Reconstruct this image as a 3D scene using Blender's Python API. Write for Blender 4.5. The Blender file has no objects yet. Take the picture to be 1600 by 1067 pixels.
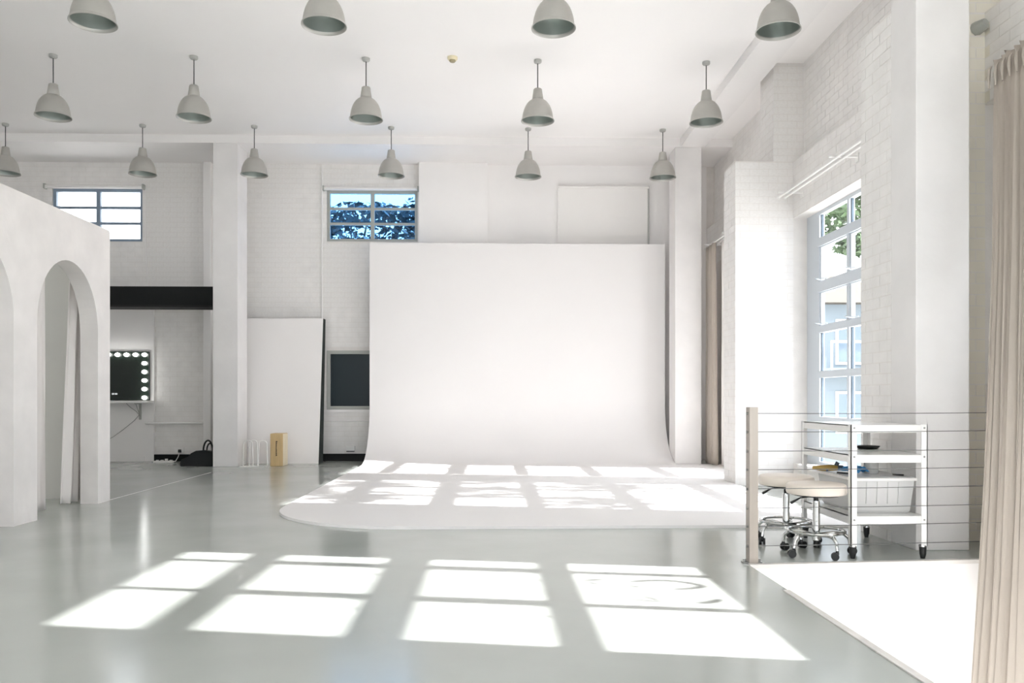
import bpy, bmesh, math, random
from mathutils import Vector, Matrix
random.seed(7)
SC = bpy.context.scene
COL = SC.collection
R = math.radians

# ---------------------------------------------------------------- camera
F = 1280.0; HC = 1.1; TH = math.atan(34 / 1280.0)
cam = bpy.data.cameras.new('camera'); cam_o = bpy.data.objects.new('camera', cam); COL.objects.link(cam_o)
cam_o.location = (0, 0, HC); cam_o.rotation_euler = (R(90), 0, -TH)
cam.sensor_width = 36; cam.sensor_fit = 'HORIZONTAL'; cam.lens = 36 * F / 1600
cam.shift_y = 87.5 / 1600; cam.clip_start = 0.05; cam.clip_end = 300
SC.camera = cam_o

# ---------------------------------------------------------------- world, sun, exposure
w = bpy.data.worlds.new('sky'); SC.world = w; w.use_nodes = True
bg = w.node_tree.nodes['Background']
bg.inputs['Color'].default_value = (0.94, 0.96, 1.0, 1); bg.inputs['Strength'].default_value = 1.9
SUN_DIR = Vector((-1, 0.181, -0.535)).normalized()
sl = bpy.data.lights.new('sun', 'SUN'); sl.energy = 9.0; sl.angle = R(0.6); sl.color = (1.0, 0.97, 0.93)
so = bpy.data.objects.new('sun', sl); COL.objects.link(so); so.location = (20, -4, 14)
so.rotation_euler = SUN_DIR.to_track_quat('-Z', 'Y').to_euler()
SC.view_settings.view_transform = 'Standard'; SC.view_settings.look = 'None'
SC.view_settings.gamma = 1.0; SC.view_settings.use_curve_mapping = False
SC.view_settings.exposure = 1.84
cy = SC.cycles
cy.max_bounces = 14; cy.diffuse_bounces = 9; cy.glossy_bounces = 5; cy.transmission_bounces = 6
cy.transparent_max_bounces = 16; cy.sample_clamp_indirect = 8.0
cy.caustics_reflective = False; cy.caustics_refractive = False

def portal(x, y, z, sx, sy, rot):
    l = bpy.data.lights.new('daylight_portal', 'AREA'); l.shape = 'RECTANGLE'; l.size = sx; l.size_y = sy
    l.cycles.is_portal = True
    o = bpy.data.objects.new('daylight_portal', l); COL.objects.link(o); o.location = (x, y, z); o.rotation_euler = rot

# ---------------------------------------------------------------- pixel helpers (photo pixel -> direction)
_s, _c = math.sin(TH), math.cos(TH)
def ray(u, v):
    r = (u - 800) / F
    return Vector((r * _c + _s, -r * _s + _c, (621 - v) / F))
def onz(u, v, z=0.0):
    d = ray(u, v); return d * ((z - HC) / d.z) + Vector((0, 0, HC))
def ony(u, v, y):
    d = ray(u, v); return d * (y / d.y) + Vector((0, 0, HC))
def onx(u, v, x):
    d = ray(u, v); return d * (x / d.x) + Vector((0, 0, HC))

# ---------------------------------------------------------------- materials
MATS = {}
def mat(name, color, rough=0.5, metal=0.0, noise=0.0, nscale=4.0, bump=0.0, bscale=60.0, spec=0.5, stretch=None, rnoise=0.0, coat=0.0):
    m = bpy.data.materials.new(name); m.use_nodes = True
    nt = m.node_tree; b = nt.nodes['Principled BSDF']
    b.inputs['Base Color'].default_value = (*color, 1); b.inputs['Roughness'].default_value = rough
    b.inputs['Metallic'].default_value = metal; b.inputs['Specular IOR Level'].default_value = spec
    if coat: b.inputs['Coat Weight'].default_value = coat; b.inputs['Coat Roughness'].default_value = 0.12
    if noise or bump or rnoise:
        tc = nt.nodes.new('ShaderNodeTexCoord'); src = tc.outputs['Object']
        if stretch:
            mp = nt.nodes.new('ShaderNodeMapping'); mp.inputs['Scale'].default_value = stretch
            nt.links.new(src, mp.inputs['Vector']); src = mp.outputs['Vector']
    if noise:
        n = nt.nodes.new('ShaderNodeTexNoise'); n.inputs['Scale'].default_value = nscale; n.inputs['Detail'].default_value = 5
        nt.links.new(src, n.inputs['Vector'])
        cr = nt.nodes.new('ShaderNodeValToRGB')
        cr.color_ramp.elements[0].position = 0.3; cr.color_ramp.elements[1].position = 0.7
        cr.color_ramp.elements[0].color = (*[c * (1 - noise) for c in color], 1)
        cr.color_ramp.elements[1].color = (*[min(1, c * (1 + noise * 0.6)) for c in color], 1)
        nt.links.new(n.outputs['Fac'], cr.inputs['Fac']); nt.links.new(cr.outputs['Color'], b.inputs['Base Color'])
        if rnoise:
            mr = nt.nodes.new('ShaderNodeMapRange')
            mr.inputs['To Min'].default_value = rough - rnoise; mr.inputs['To Max'].default_value = rough + rnoise
            nt.links.new(n.outputs['Fac'], mr.inputs['Value']); nt.links.new(mr.outputs['Result'], b.inputs['Roughness'])
    if bump:
        n2 = nt.nodes.new('ShaderNodeTexNoise'); n2.inputs['Scale'].default_value = bscale; n2.inputs['Detail'].default_value = 4
        nt.links.new(src, n2.inputs['Vector'])
        bp = nt.nodes.new('ShaderNodeBump'); bp.inputs['Strength'].default_value = bump; bp.inputs['Distance'].default_value = 0.01
        nt.links.new(n2.outputs['Fac'], bp.inputs['Height']); nt.links.new(bp.outputs['Normal'], b.inputs['Normal'])
    MATS[name] = m
    return m
def glass(name, tint, refl=0.06):
    m = bpy.data.materials.new(name); m.use_nodes = True; nt = m.node_tree
    nt.nodes.remove(nt.nodes['Principled BSDF']); out = nt.nodes['Material Output']
    t = nt.nodes.new('ShaderNodeBsdfTransparent'); t.inputs['Color'].default_value = (*tint, 1)
    g = nt.nodes.new('ShaderNodeBsdfGlossy'); g.inputs['Roughness'].default_value = 0.02
    mx = nt.nodes.new('ShaderNodeMixShader'); mx.inputs['Fac'].default_value = refl
    nt.links.new(t.outputs[0], mx.inputs[1]); nt.links.new(g.outputs[0], mx.inputs[2]); nt.links.new(mx.outputs[0], out.inputs['Surface'])
    MATS[name] = m; return m
def cloth(name, color, transl=0.25, noise=0.05):
    m = bpy.data.materials.new(name); m.use_nodes = True; nt = m.node_tree
    b = nt.nodes['Principled BSDF']; b.inputs['Base Color'].default_value = (*color, 1); b.inputs['Roughness'].default_value = 0.9
    b.inputs['Specular IOR Level'].default_value = 0.1
    out = nt.nodes['Material Output']
    tr = nt.nodes.new('ShaderNodeBsdfTranslucent'); tr.inputs['Color'].default_value = (*color, 1)
    mx = nt.nodes.new('ShaderNodeMixShader'); mx.inputs['Fac'].default_value = transl
    nt.links.new(b.outputs[0], mx.inputs[1]); nt.links.new(tr.outputs[0], mx.inputs[2]); nt.links.new(mx.outputs[0], out.inputs['Surface'])
    tc = nt.nodes.new('ShaderNodeTexCoord'); n = nt.nodes.new('ShaderNodeTexNoise'); n.inputs['Scale'].default_value = 120
    bp = nt.nodes.new('ShaderNodeBump'); bp.inputs['Strength'].default_value = 0.15; bp.inputs['Distance'].default_value = 0.004
    nt.links.new(tc.outputs['Object'], n.inputs['Vector']); nt.links.new(n.outputs['Fac'], bp.inputs['Height']); nt.links.new(bp.outputs['Normal'], b.inputs['Normal'])
    MATS[name] = m; return m
def emit(name, color, strength):
    m = bpy.data.materials.new(name); m.use_nodes = True; nt = m.node_tree
    b = nt.nodes['Principled BSDF']; b.inputs['Base Color'].default_value = (*color, 1)
    b.inputs['Emission Color'].default_value = (*color, 1); b.inputs['Emission Strength'].default_value = strength
    MATS[name] = m; return m

WHITE = (0.83, 0.81, 0.80)
mat('paint', WHITE, 0.6, noise=0.02, nscale=1.5, bump=0.05, bscale=40)
mat('ceiling_paint', (0.865, 0.845, 0.835), 0.7, noise=0.012, nscale=0.8)
mat('brick_paint', (0.80, 0.78, 0.76), 0.55, noise=0.05, nscale=6, bump=0.35, bscale=45)
mat('mortar_paint', (0.76, 0.73, 0.70), 0.7, noise=0.05, nscale=6, bump=0.3, bscale=60)
mat('floor_epoxy', (0.41, 0.43, 0.405), 0.17, noise=0.06, nscale=1.2, bump=0.03, bscale=7, spec=0.55, rnoise=0.05)
mat('cyc_paint', (0.79, 0.768, 0.758), 0.5, noise=0.012, nscale=1.0)
mat('plaster', (0.72, 0.69, 0.67), 0.8, noise=0.07, nscale=3.2, bump=0.25, bscale=14)
mat('plaster_shaded', (0.62, 0.61, 0.57), 0.8, noise=0.03, nscale=2.0)  # greyer, greener plaster: shade behind the arches put into the colour
mat('concrete', (0.77, 0.75, 0.74), 0.6, noise=0.05, nscale=2.5, bump=0.12, bscale=25)
mat('lamp_metal', (0.46, 0.45, 0.42), 0.42, metal=0.45, noise=0.04, nscale=9)
mat('lamp_inner', (0.36, 0.40, 0.375), 0.38, metal=0.7)
mat('cord_dark', (0.05, 0.05, 0.05), 0.6)
mat('rose_grey', (0.40, 0.40, 0.38), 0.5)
mat('alu_frame', (0.56, 0.60, 0.64), 0.45, metal=0.1)
mat('grey_frame', (0.40, 0.41, 0.38), 0.5)
mat('blue_frame', (0.20, 0.26, 0.33), 0.5)
glass('pane_clear', (0.97, 0.985, 1.0), 0.05)
glass('pane_blue', (0.36, 0.58, 0.80), 0.03)
mat('pane_dark', (0.016, 0.026, 0.030), 0.3, spec=0.2)
mat('black', (0.003, 0.004, 0.0035), 0.6, spec=0.3)
mat('black_fabric', (0.012, 0.013, 0.013), 0.85, bump=0.3, bscale=90)
mat('rubber', (0.010, 0.011, 0.011), 0.45)
mat('board_white', (0.84, 0.815, 0.80), 0.6)
mat('foam_black', (0.02, 0.025, 0.022), 0.8, noise=0.2, nscale=30)
mat('plywood', (0.60, 0.43, 0.22), 0.55, noise=0.10, nscale=3.0, stretch=(14, 14, 1.2), bump=0.05, bscale=20)
mat('plywood_light', (0.80, 0.69, 0.50), 0.55, noise=0.06, nscale=3.0, stretch=(14, 14, 1.2))
mat('ink', (0.05, 0.03, 0.015), 0.7)
mat('white_metal', (0.82, 0.81, 0.79), 0.35)
mat('shelf_metal', (0.78, 0.77, 0.75), 0.3)
mat('screw', (0.35, 0.35, 0.34), 0.35, metal=0.8)
mat('chrome', (0.72, 0.73, 0.72), 0.10, metal=1.0)
mat('steel', (0.40, 0.355, 0.31), 0.38, metal=0.35, noise=0.08, nscale=12, stretch=(1, 1, 0.2))
mat('wire_steel', (0.13, 0.13, 0.125), 0.45, metal=0.3)
mat('vinyl', (0.78, 0.70, 0.62), 0.42, bump=0.05, bscale=60)
mat('mirror_dark', (0.012, 0.018, 0.014), 0.08, spec=0.35)
emit('bulb', (1.0, 1.0, 0.98), 3.0)
emit('display', (0.85, 0.9, 0.9), 0.35)
cloth('curtain_beige', (0.45, 0.40, 0.35), 0.03)
cloth('drape_white', (0.84, 0.81, 0.79), 0.3)
cloth('sheer_white', (0.85, 0.83, 0.81), 0.35)
mat('blind_fabric', (0.82, 0.80, 0.78), 0.8)
mat('detector', (0.75, 0.68, 0.48), 0.5)
mat('detector_ring', (0.30, 0.26, 0.16), 0.5)
mat('decal_vinyl', (0.55, 0.55, 0.55), 0.6)
mat('leaf_blue', (0.03, 0.05, 0.06), 0.6, noise=0.5, nscale=1.5)
mat('leaf', (0.045, 0.085, 0.03), 0.6, noise=0.4, nscale=1.5)
mat('bark', (0.10, 0.08, 0.06), 0.9, noise=0.2, nscale=8)
mat('pavement', (0.55, 0.53, 0.50), 0.9, noise=0.08, nscale=1)
mat('render_wall', (0.15, 0.185, 0.21), 0.8, noise=0.03)
mat('roof_tile', (0.06, 0.05, 0.035), 0.8, noise=0.2, nscale=4)
mat('far_glass', (0.10, 0.14, 0.18), 0.15)
mat('trim_wood', (0.68, 0.65, 0.62), 0.6, noise=0.1, nscale=8)
mat('spray_yellow', (0.40, 0.26, 0.06), 0.4); mat('spray_blue', (0.02, 0.06, 0.20), 0.4); mat('spray_grey', (0.08, 0.10, 0.12), 0.4)
mat('blue_cloth', (0.06, 0.30, 0.62), 0.8); mat('cable_pink', (0.75, 0.45, 0.42), 0.5); mat('cream_paint', (0.78, 0.74, 0.65), 0.6, bump=0.3, bscale=40)
def plastic_clear(name):
    m = bpy.data.materials.new(name); m.use_nodes = True; nt = m.node_tree
    b = nt.nodes['Principled BSDF']; b.inputs['Base Color'].default_value = (0.80, 0.80, 0.79, 1); b.inputs['Roughness'].default_value = 0.25
    t = nt.nodes.new('ShaderNodeBsdfTransparent'); t.inputs['Color'].default_value = (0.95, 0.95, 0.95, 1)
    mx = nt.nodes.new('ShaderNodeMixShader'); mx.inputs['Fac'].default_value = 0.38
    nt.links.new(b.outputs[0], mx.inputs[1]); nt.links.new(t.outputs[0], mx.inputs[2]); nt.links.new(mx.outputs[0], nt.nodes['Material Output'].inputs['Surface'])
    MATS[name] = m
plastic_clear('tub_plastic')

# ---------------------------------------------------------------- builders
def rootloc(o):
    v = Vector((0, 0, 0))
    while o is not None:
        v += o.location; o = o.parent
    return v
class MB:
    def __init__(s): s.v = []; s.f = []
    def quad(s, a, b, c, d):
        n = len(s.v); s.v += [tuple(a), tuple(b), tuple(c), tuple(d)]; s.f.append((n, n+1, n+2, n+3)); return s
    def box(s, x0, x1, y0, y1, z0, z1):
        n = len(s.v)
        s.v += [(x0,y0,z0),(x1,y0,z0),(x1,y1,z0),(x0,y1,z0),(x0,y0,z1),(x1,y0,z1),(x1,y1,z1),(x0,y1,z1)]
        for q in ((0,3,2,1),(4,5,6,7),(0,1,5,4),(1,2,6,5),(2,3,7,6),(3,0,4,7)): s.f.append(tuple(n+i for i in q))
        return s
    def hexa(s, p):       # 8 points ordered like box
        n = len(s.v); s.v += [tuple(q) for q in p]
        for q in ((0,3,2,1),(4,5,6,7),(0,1,5,4),(1,2,6,5),(2,3,7,6),(3,0,4,7)): s.f.append(tuple(n+i for i in q))
        return s
    def tube(s, path, r, seg=10, closed=False):
        path = [Vector(p) for p in path]; m = len(path); base = len(s.v)
        rs = r if isinstance(r, (list, tuple)) else [r] * m
        up = None
        for i, p in enumerate(path):
            if closed: t = (path[(i+1) % m] - path[i-1]).normalized()
            else: t = (path[min(i+1, m-1)] - path[max(i-1, 0)]).normalized()
            if up is None:
                up = Vector((0,0,1)) if abs(t.z) < 0.9 else Vector((1,0,0))
            a = t.cross(up)
            if a.length < 1e-5: a = t.cross(Vector((0.3,1,0.2)))
            a.normalize(); b = a.cross(t).normalized(); up = b
            for k in range(seg):
                q = 2*math.pi*k/seg; s.v.append(tuple(p + (a*math.cos(q) + b*math.sin(q)) * rs[i]))
        rng = m if closed else m-1
        for i in range(rng):
            for k in range(seg):
                i2 = (i+1) % m
                s.f.append((base+i*seg+k, base+i*seg+(k+1)%seg, base+i2*seg+(k+1)%seg, base+i2*seg+k))
        if not closed:
            s.f.append(tuple(base+k for k in reversed(range(seg)))); s.f.append(tuple(base+(m-1)*seg+k for k in range(seg)))
        return s
    def lathe(s, prof, c=(0,0,0), seg=32, cap0=False, cap1=False):
        base = len(s.v); m = len(prof)
        for (r, z) in prof:
            for k in range(seg):
                a = 2*math.pi*k/seg; s.v.append((c[0]+r*math.cos(a), c[1]+r*math.sin(a), c[2]+z))
        for i in range(m-1):
            for k in range(seg): s.f.append((base+i*seg+k, base+i*seg+(k+1)%seg, base+(i+1)*seg+(k+1)%seg, base+(i+1)*seg+k))
        if cap0: s.f.append(tuple(base+k for k in reversed(range(seg))))
        if cap1: s.f.append(tuple(base+(m-1)*seg+k for k in range(seg)))
        return s
    def prism(s, pts, f0, f1):   # polygon pts (2D) -> two mapped caps
        n = len(pts); base = len(s.v)
        s.v += [tuple(f0(p)) for p in pts] + [tuple(f1(p)) for p in pts]
        s.f.append(tuple(base+i for i in reversed(range(n)))); s.f.append(tuple(base+n+i for i in range(n)))
        for i in range(n): j = (i+1) % n; s.f.append((base+i, base+j, base+n+j, base+n+i))
        return s
    def build(s, name, m, parent=None, smooth=False, bevel=0.0, solid=0.0, fix=False):
        off = rootloc(parent)
        me = bpy.data.meshes.new(name); me.from_pydata([tuple(Vector(v) - off) for v in s.v], [], s.f)
        if fix:
            bm = bmesh.new(); bm.from_mesh(me); bmesh.ops.recalc_face_normals(bm, faces=bm.faces); 
            bmesh.ops.triangulate(bm, faces=[f for f in bm.faces if len(f.verts) > 4]); bm.to_mesh(me); bm.free()
        me.materials.append(MATS[m])
        if smooth:
            me.shade_smooth(); me.set_sharp_from_angle(angle=R(38))
        o = bpy.data.objects.new(name, me); COL.objects.link(o); o.parent = parent
        if bevel:
            b = o.modifiers.new('bevel', 'BEVEL'); b.width = bevel; b.segments = 2; b.limit_method = 'ANGLE'
        if solid:
            b = o.modifiers.new('solid', 'SOLIDIFY'); b.thickness = solid; b.offset = 0
        return o
def tag(o, label, cat, group=None):
    o['label'] = label; o['category'] = cat
    if group: o['group'] = group
    return o
def empty(name, loc):
    o = bpy.data.objects.new(name, None); o.location = loc; o.empty_display_size = 0.1; COL.objects.link(o); return o
def thing(name, loc, label, cat, group=None): return tag(empty(name, loc), label, cat, group)
def struct(o, label=None):
    o['kind'] = 'structure'
    if label: o['label'] = label
    return o
def copy_tree(o, parent=None):
    c = o.copy(); COL.objects.link(c); c.parent = parent
    for ch in list(o.children): copy_tree(ch, c)
    return c
def cells(a0, a1, b0, b1, holes):
    A = sorted({a0, a1} | {h[i] for h in holes for i in (0, 1) if a0 < h[i] < a1})
    B = sorted({b0, b1} | {h[i] for h in holes for i in (2, 3) if b0 < h[i] < b1})
    for i in range(len(A)-1):
        run = None
        for j in range(len(B)-1):
            ca, cb = (A[i]+A[i+1])/2, (B[j]+B[j+1])/2
            inside = any(h[0] < ca < h[1] and h[2] < cb < h[3] for h in holes)
            if not inside: run = (B[j] if run is None else run[0], B[j+1])
            if (inside or j == len(B)-2) and run: yield A[i], A[i+1], run[0], run[1]; run = None

# bricks: rows of real painted bricks on a wall face
UNIT = MB().box(-.5, .5, -.5, .5, -.5, .5)
def brick_mesh():
    me = bpy.data.meshes.new('brick'); v = []
    bm = bmesh.new(); bmesh.ops.create_cube(bm, size=1.0)
    bm.to_mesh(me); bm.free(); me.materials.append(MATS['brick_paint']); return me
BRICK = brick_mesh()
BRICK_CREAM = BRICK.copy(); BRICK_CREAM.materials.clear(); BRICK_CREAM.materials.append(MATS['cream_paint'])
PITCH_L, PITCH_H, JOINT = 0.24, 0.086, 0.008
def brick_list(axis, a0, a1, z0, z1, face, outward, holes=()):
    """bricks on a vertical face; axis 'x' (face is y=face) or 'y' (face is x=face); outward = +-1"""
    out = []
    row = math.floor(z0 / PITCH_H)
    while row * PITCH_H < z1 - 0.02:
        zb, zt = max(z0, row*PITCH_H), min(z1, row*PITCH_H + PITCH_H - JOINT)
        if zt - zb > 0.02:
            k = math.floor(a0 / PITCH_L) - 1
            while True:
                b0 = k*PITCH_L + (PITCH_L/2 if row % 2 else 0); k += 1
                if b0 > a1: break
                segs = [(max(b0, a0), min(b0 + PITCH_L - JOINT, a1))]
                for h in holes:
                    if h[2] < zt and h[3] > zb:
                        ns = []
                        for (p, q) in segs:
                            if h[1] <= p or h[0] >= q: ns.append((p, q)); continue
                            if p < h[0]: ns.append((p, h[0]))
                            if q > h[1]: ns.append((h[1], q))
                        segs = ns
                for (p, q) in segs:
                    if q - p < 0.03: continue
                    d = 0.0022 + random.uniform(-0.0009, 0.0011)
                    t = 0.02
                    ca = (p+q)/2; cn = face + outward*(d - t/2)
                    if axis == 'x': out.append(((ca, cn, (zb+zt)/2), (q-p, t, zt-zb)))
                    else: out.append(((cn, ca, (zb+zt)/2), (t, q-p, zt-zb)))
        row += 1
    return out
def lay_bricks(parent, bl, key, limit=300):
    bl = sorted(bl, key=key)
    off = rootloc(parent)
    for (c, s) in bl[:limit]:
        o = bpy.data.objects.new('brick', BRICK_CREAM if abs(c[1]-6.18) < .03 and c[0] > 3.3 else BRICK); COL.objects.link(o); o.parent = parent
        o.location = Vector(c) - off; o.scale = s; o.rotation_euler = (0, 0, 0)
    if bl[limit:]:
        mb = MB()
        for (c, s) in bl[limit:]: mb.box(c[0]-s[0]/2, c[0]+s[0]/2, c[1]-s[1]/2, c[1]+s[1]/2, c[2]-s[2]/2, c[2]+s[2]/2)
        mb.build('brickwork', 'brick_paint', parent)['kind'] = 'stuff'

# ================================================================ ROOM SHELL
CZ = 5.28; BZ = 5.15; YB = 14.3; XL = -9.5; YF = -6.0
PX0, PX1, PY0, PY1 = 1.70, 3.79, 0.6, 5.52      # stairwell opening
fl = MB()
for x0, x1, y0, y1 in cells(XL, 4.06, YF, YB, [(PX0, PX1, PY0, PY1)]): fl.box(x0, x1, y0, y1, -0.22, 0.0)
fl.prism([(1.70,5.33),(3.79,5.505),(3.79,5.52),(1.70,5.52)], lambda p: (p[0],p[1],-.22), lambda p: (p[0],p[1],0.0))
floor = struct(fl.build('floor', 'floor_epoxy'), 'glossy pale grey painted studio floor')
# stairwell
struct(MB().hexa([(PX0,5.318,-2.9),(PX1,5.493,-2.9),(PX1,5.6,-2.9),(PX0,5.6,-2.9),(PX0,5.318,-.02),(PX1,5.493,-.02),(PX1,5.504,-.02),(PX0,5.329,-.02)]).build('wall_stairwell_back', 'paint'), 'white wall dropping below the floor edge under the wire railing')
struct(MB().box(PX0-0.12, PX0, PY0, PY1, -2.9, -0.22).build('wall_stairwell_left', 'paint'), 'white side wall of the sunken stairwell')
struct(MB().box(PX0-0.12, PX1, PY0-0.12, PY0, -2.9, -0.22).build('wall_stairwell_front', 'paint'), 'white near wall of the sunken stairwell')
struct(MB().box(PX0-0.12, PX1+0.3, PY0-0.12, PY1+0.12, -3.0, -2.9).build('floor_stairwell', 'floor_epoxy'), 'grey floor at the bottom of the stairwell')
ws = MB()
for y0, y1, z0, z1 in cells(PY0, PY1+.1, -2.9, 0.0, [(2.88, 5.34, -2.3, -0.3)]): ws.box(PX1, 4.06, y0, y1, z0, z1)
struct(ws.build('wall_stairwell_right', 'paint'), 'white outer wall of the sunken stairwell')
struct(MB().box(PX0-0.035, PX0+0.004, PY0, 4.62, -0.10, 0.006).build('trim_1', 'trim_wood'), 'pale timber nosing along the stairwell edge')
struct(MB().hexa([(PX0,5.310,-.02),(PX1,5.486,-.02),(PX1,5.53,-.02),(PX0,5.36,-.02),(PX0,5.310,.006),(PX1,5.486,.006),(PX1,5.53,.006),(PX0,5.36,.006)]).build('trim_2', 'trim_wood'), 'pale concrete edge strip under the wire railing')
# faint painted line on the floor beside the back left column
ln = MB(); a, b = onz(172, 781), onz(330, 738); n = Vector((b.y-a.y, a.x-b.x, 0)).normalized()*0.008
ln.quad(a-n+Vector((0,0,.0012)), b-n+Vector((0,0,.0012)), b+n+Vector((0,0,.0012)), a+n+Vector((0,0,.0012)))
struct(ln.build('trim_3', 'paint'), 'thin pale line across the grey floor')

ce = MB().box(XL, 4.06, YF, YB+0.25, CZ, CZ+0.2)
struct(ce.build('ceiling', 'ceiling_paint'), 'white flat studio ceiling')
struct(MB().box(XL, 4.0, 13.15, YB, BZ, CZ).build('ceiling_bulkhead', 'paint'), 'lowered white bulkhead along the back wall')
struct(MB().box(3.07, 3.47, YF, 13.15, BZ, CZ).build('ceiling_beam', 'paint'), 'shallow white ceiling beam running over the right columns')

# back wall
WB = [(-7.53, -6.0, 3.79, 4.70), (-2.835, -1.265, 3.81, 4.70), (-2.835, -1.30, 0.89, 1.915)]
wb = MB()
for x0, x1, z0, z1 in cells(XL, 4.06, 0, CZ, WB): wb.box(x0, x1, YB, YB+0.25, z0, z1)
wall_back = struct(wb.build('wall_back', 'mortar_paint'), 'white painted brick back wall')
bl = brick_list('x', XL, -1.30, 0.12, BZ, YB, -1, [(h[0]-.0, h[1]+.0, h[2], h[3]) for h in WB] + [(-9.5, -5.79, 0, 2.63)])
def kb(b):
    x, y, z = b[0]
    vis = (-4.0 < x < -2.06 and z > 2.5) or (-6.0 < x < -4.45 and z > 2.95)
    return (0 if vis else 1, -b[1][0], abs(z - 3.9))
lay_bricks(wall_back, bl, kb)
# plastered piers and smooth linings at the back wall
struct(MB().box(-1.228, -0.044, YB-0.16, YB, 0, BZ).build('wall_back_pier', 'paint'), 'smooth white pier between the window and the blind above the backdrop')
struct(MB().box(-0.044, 3.79, YB-0.03, YB, 0, BZ).build('wall_back_lining', 'paint'), 'smooth white lining above the backdrop')
struct(MB().box(-4.93, -4.80, YB-0.10, YB, 0.12, BZ).build('trim_4', 'paint', bevel=0.01), 'white boxed pipe beside the back left column')
struct(MB().box(-5.95, -4.44, YB-0.03, YB, 0, 0.118).build('baseboard_left', 'black'), 'black baseboard left of the back left column')
struct(MB().box(-4.0, -2.0, YB-0.03, YB, 0, 0.125).build('baseboard_back', 'black'), 'black baseboard between white board and backdrop')

# left and front walls (outside the frame)
struct(MB().box(XL-0.25, XL, YF, YB+0.25, 0, CZ).build('wall_left', 'paint'), 'white left wall')
wf_ = MB()
for x0, x1, z0, z1 in cells(XL-.25, 4.06, 0, CZ, [(a, b, 1.0, 4.2) for a, b in ((-8.2,-5.2),(-4.2,-1.2),(-0.2,2.8))]): wf_.box(x0, x1, YF-.25, YF, z0, z1)
struct(wf_.build('wall_front', 'paint'), 'white wall behind the camera')

# right wall with its window recesses
SILL, SOFF, LEDGE = 0.28, 3.34, 4.05
XW, XU, XG = 3.79, 3.92, 4.0
BAYS = [(-5.2, -1.9), (-1.3, 2.0), (2.85, 6.18), (7.30, 10.15), (10.64, 12.60)]
wr = MB()
for y0, y1, z0, z1 in cells(YF, YB, 0, LEDGE, [(a, b, 1.20 if a == 2.85 else SILL, SOFF) for a, b in BAYS]): wr.box(XW, 4.06, y0, y1, z0, z1)
wr.box(XU, 4.06, YF, YB, LEDGE, CZ)
wr.box(3.87, 4.06, 4.87, 6.18, 1.20, SOFF)          # brick infill beside the near curtain
for y0, y1 in ((6.18, 6.68), (10.15, 10.64)):       # projecting stub piers with a slimmer pier above
    wr.box(3.06, XW, y0, y1, 0, LEDGE); wr.box(3.54, XU, y0, y1, LEDGE, CZ)
wall_right = struct(wr.build('wall_right', 'mortar_paint'), 'white painted brick right wall with tall window recesses')
bl = []
for y0, y1 in ((6.18, 6.68), (10.15, 10.64)):
    bl += brick_list('x', 3.06, XW, 0, LEDGE, y0, -1) + brick_list('y', y0, y1, 0, LEDGE, 3.06, -1)
    bl += brick_list('x', 3.54, XU, LEDGE, CZ, y0, -1) + brick_list('y', y0, y1, LEDGE, CZ, 3.54, -1)
bl += brick_list('y', 6.68, 10.15, SOFF, LEDGE, XW, -1) + brick_list('y', 6.68, 7.30, 0, SOFF, XW, -1)
bl += brick_list('y', 6.68, 10.15, LEDGE, CZ, XU, -1) + brick_list('y', 10.64, 14.2, LEDGE, CZ, XU, -1)
bl += brick_list('y', 10.64, 14.2, SOFF, LEDGE, XW, -1) + brick_list('y', 4.87, 6.18, 1.20, SOFF, 3.87, -1)
bl += brick_list('y', 2.9, 6.18, SOFF, LEDGE, XW, -1) + brick_list('y', 2.9, 6.18, LEDGE, CZ, XU, -1)
def kr(b):
    x, y, z = b[0]
    front_near = abs(y - 6.18) < 0.03 and x > 3.44
    pier = 10.1 < y < 10.65 and z > 3.3
    band = abs(x - XW) < 0.02 and 8.3 < y < 10.2 and z > 3.3
    side = abs(x - 3.06) < 0.02 and 6.1 < y < 6.7 and z > 1.0
    return (0 if front_near else 1 if pier else 2 if side else 3 if band else 4, y)
lay_bricks(wall_right, bl, kr)

# columns
def column(x0, x1, y0, y1, z1, label):
    struct(MB().box(x0, x1, y0, y1, 0, z1).build('column', 'concrete', bevel=0.006), label)
column(-4.41, -4.015, 13.15, 13.65, BZ, 'square white column beside the leaning white board')
column(2.99, 3.42, 13.18, 13.62, BZ, 'square white column at the right end of the backdrop')
column(3.06, 3.45, 5.81, 6.18, BZ, 'large near white column behind the steel trolley')

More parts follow.
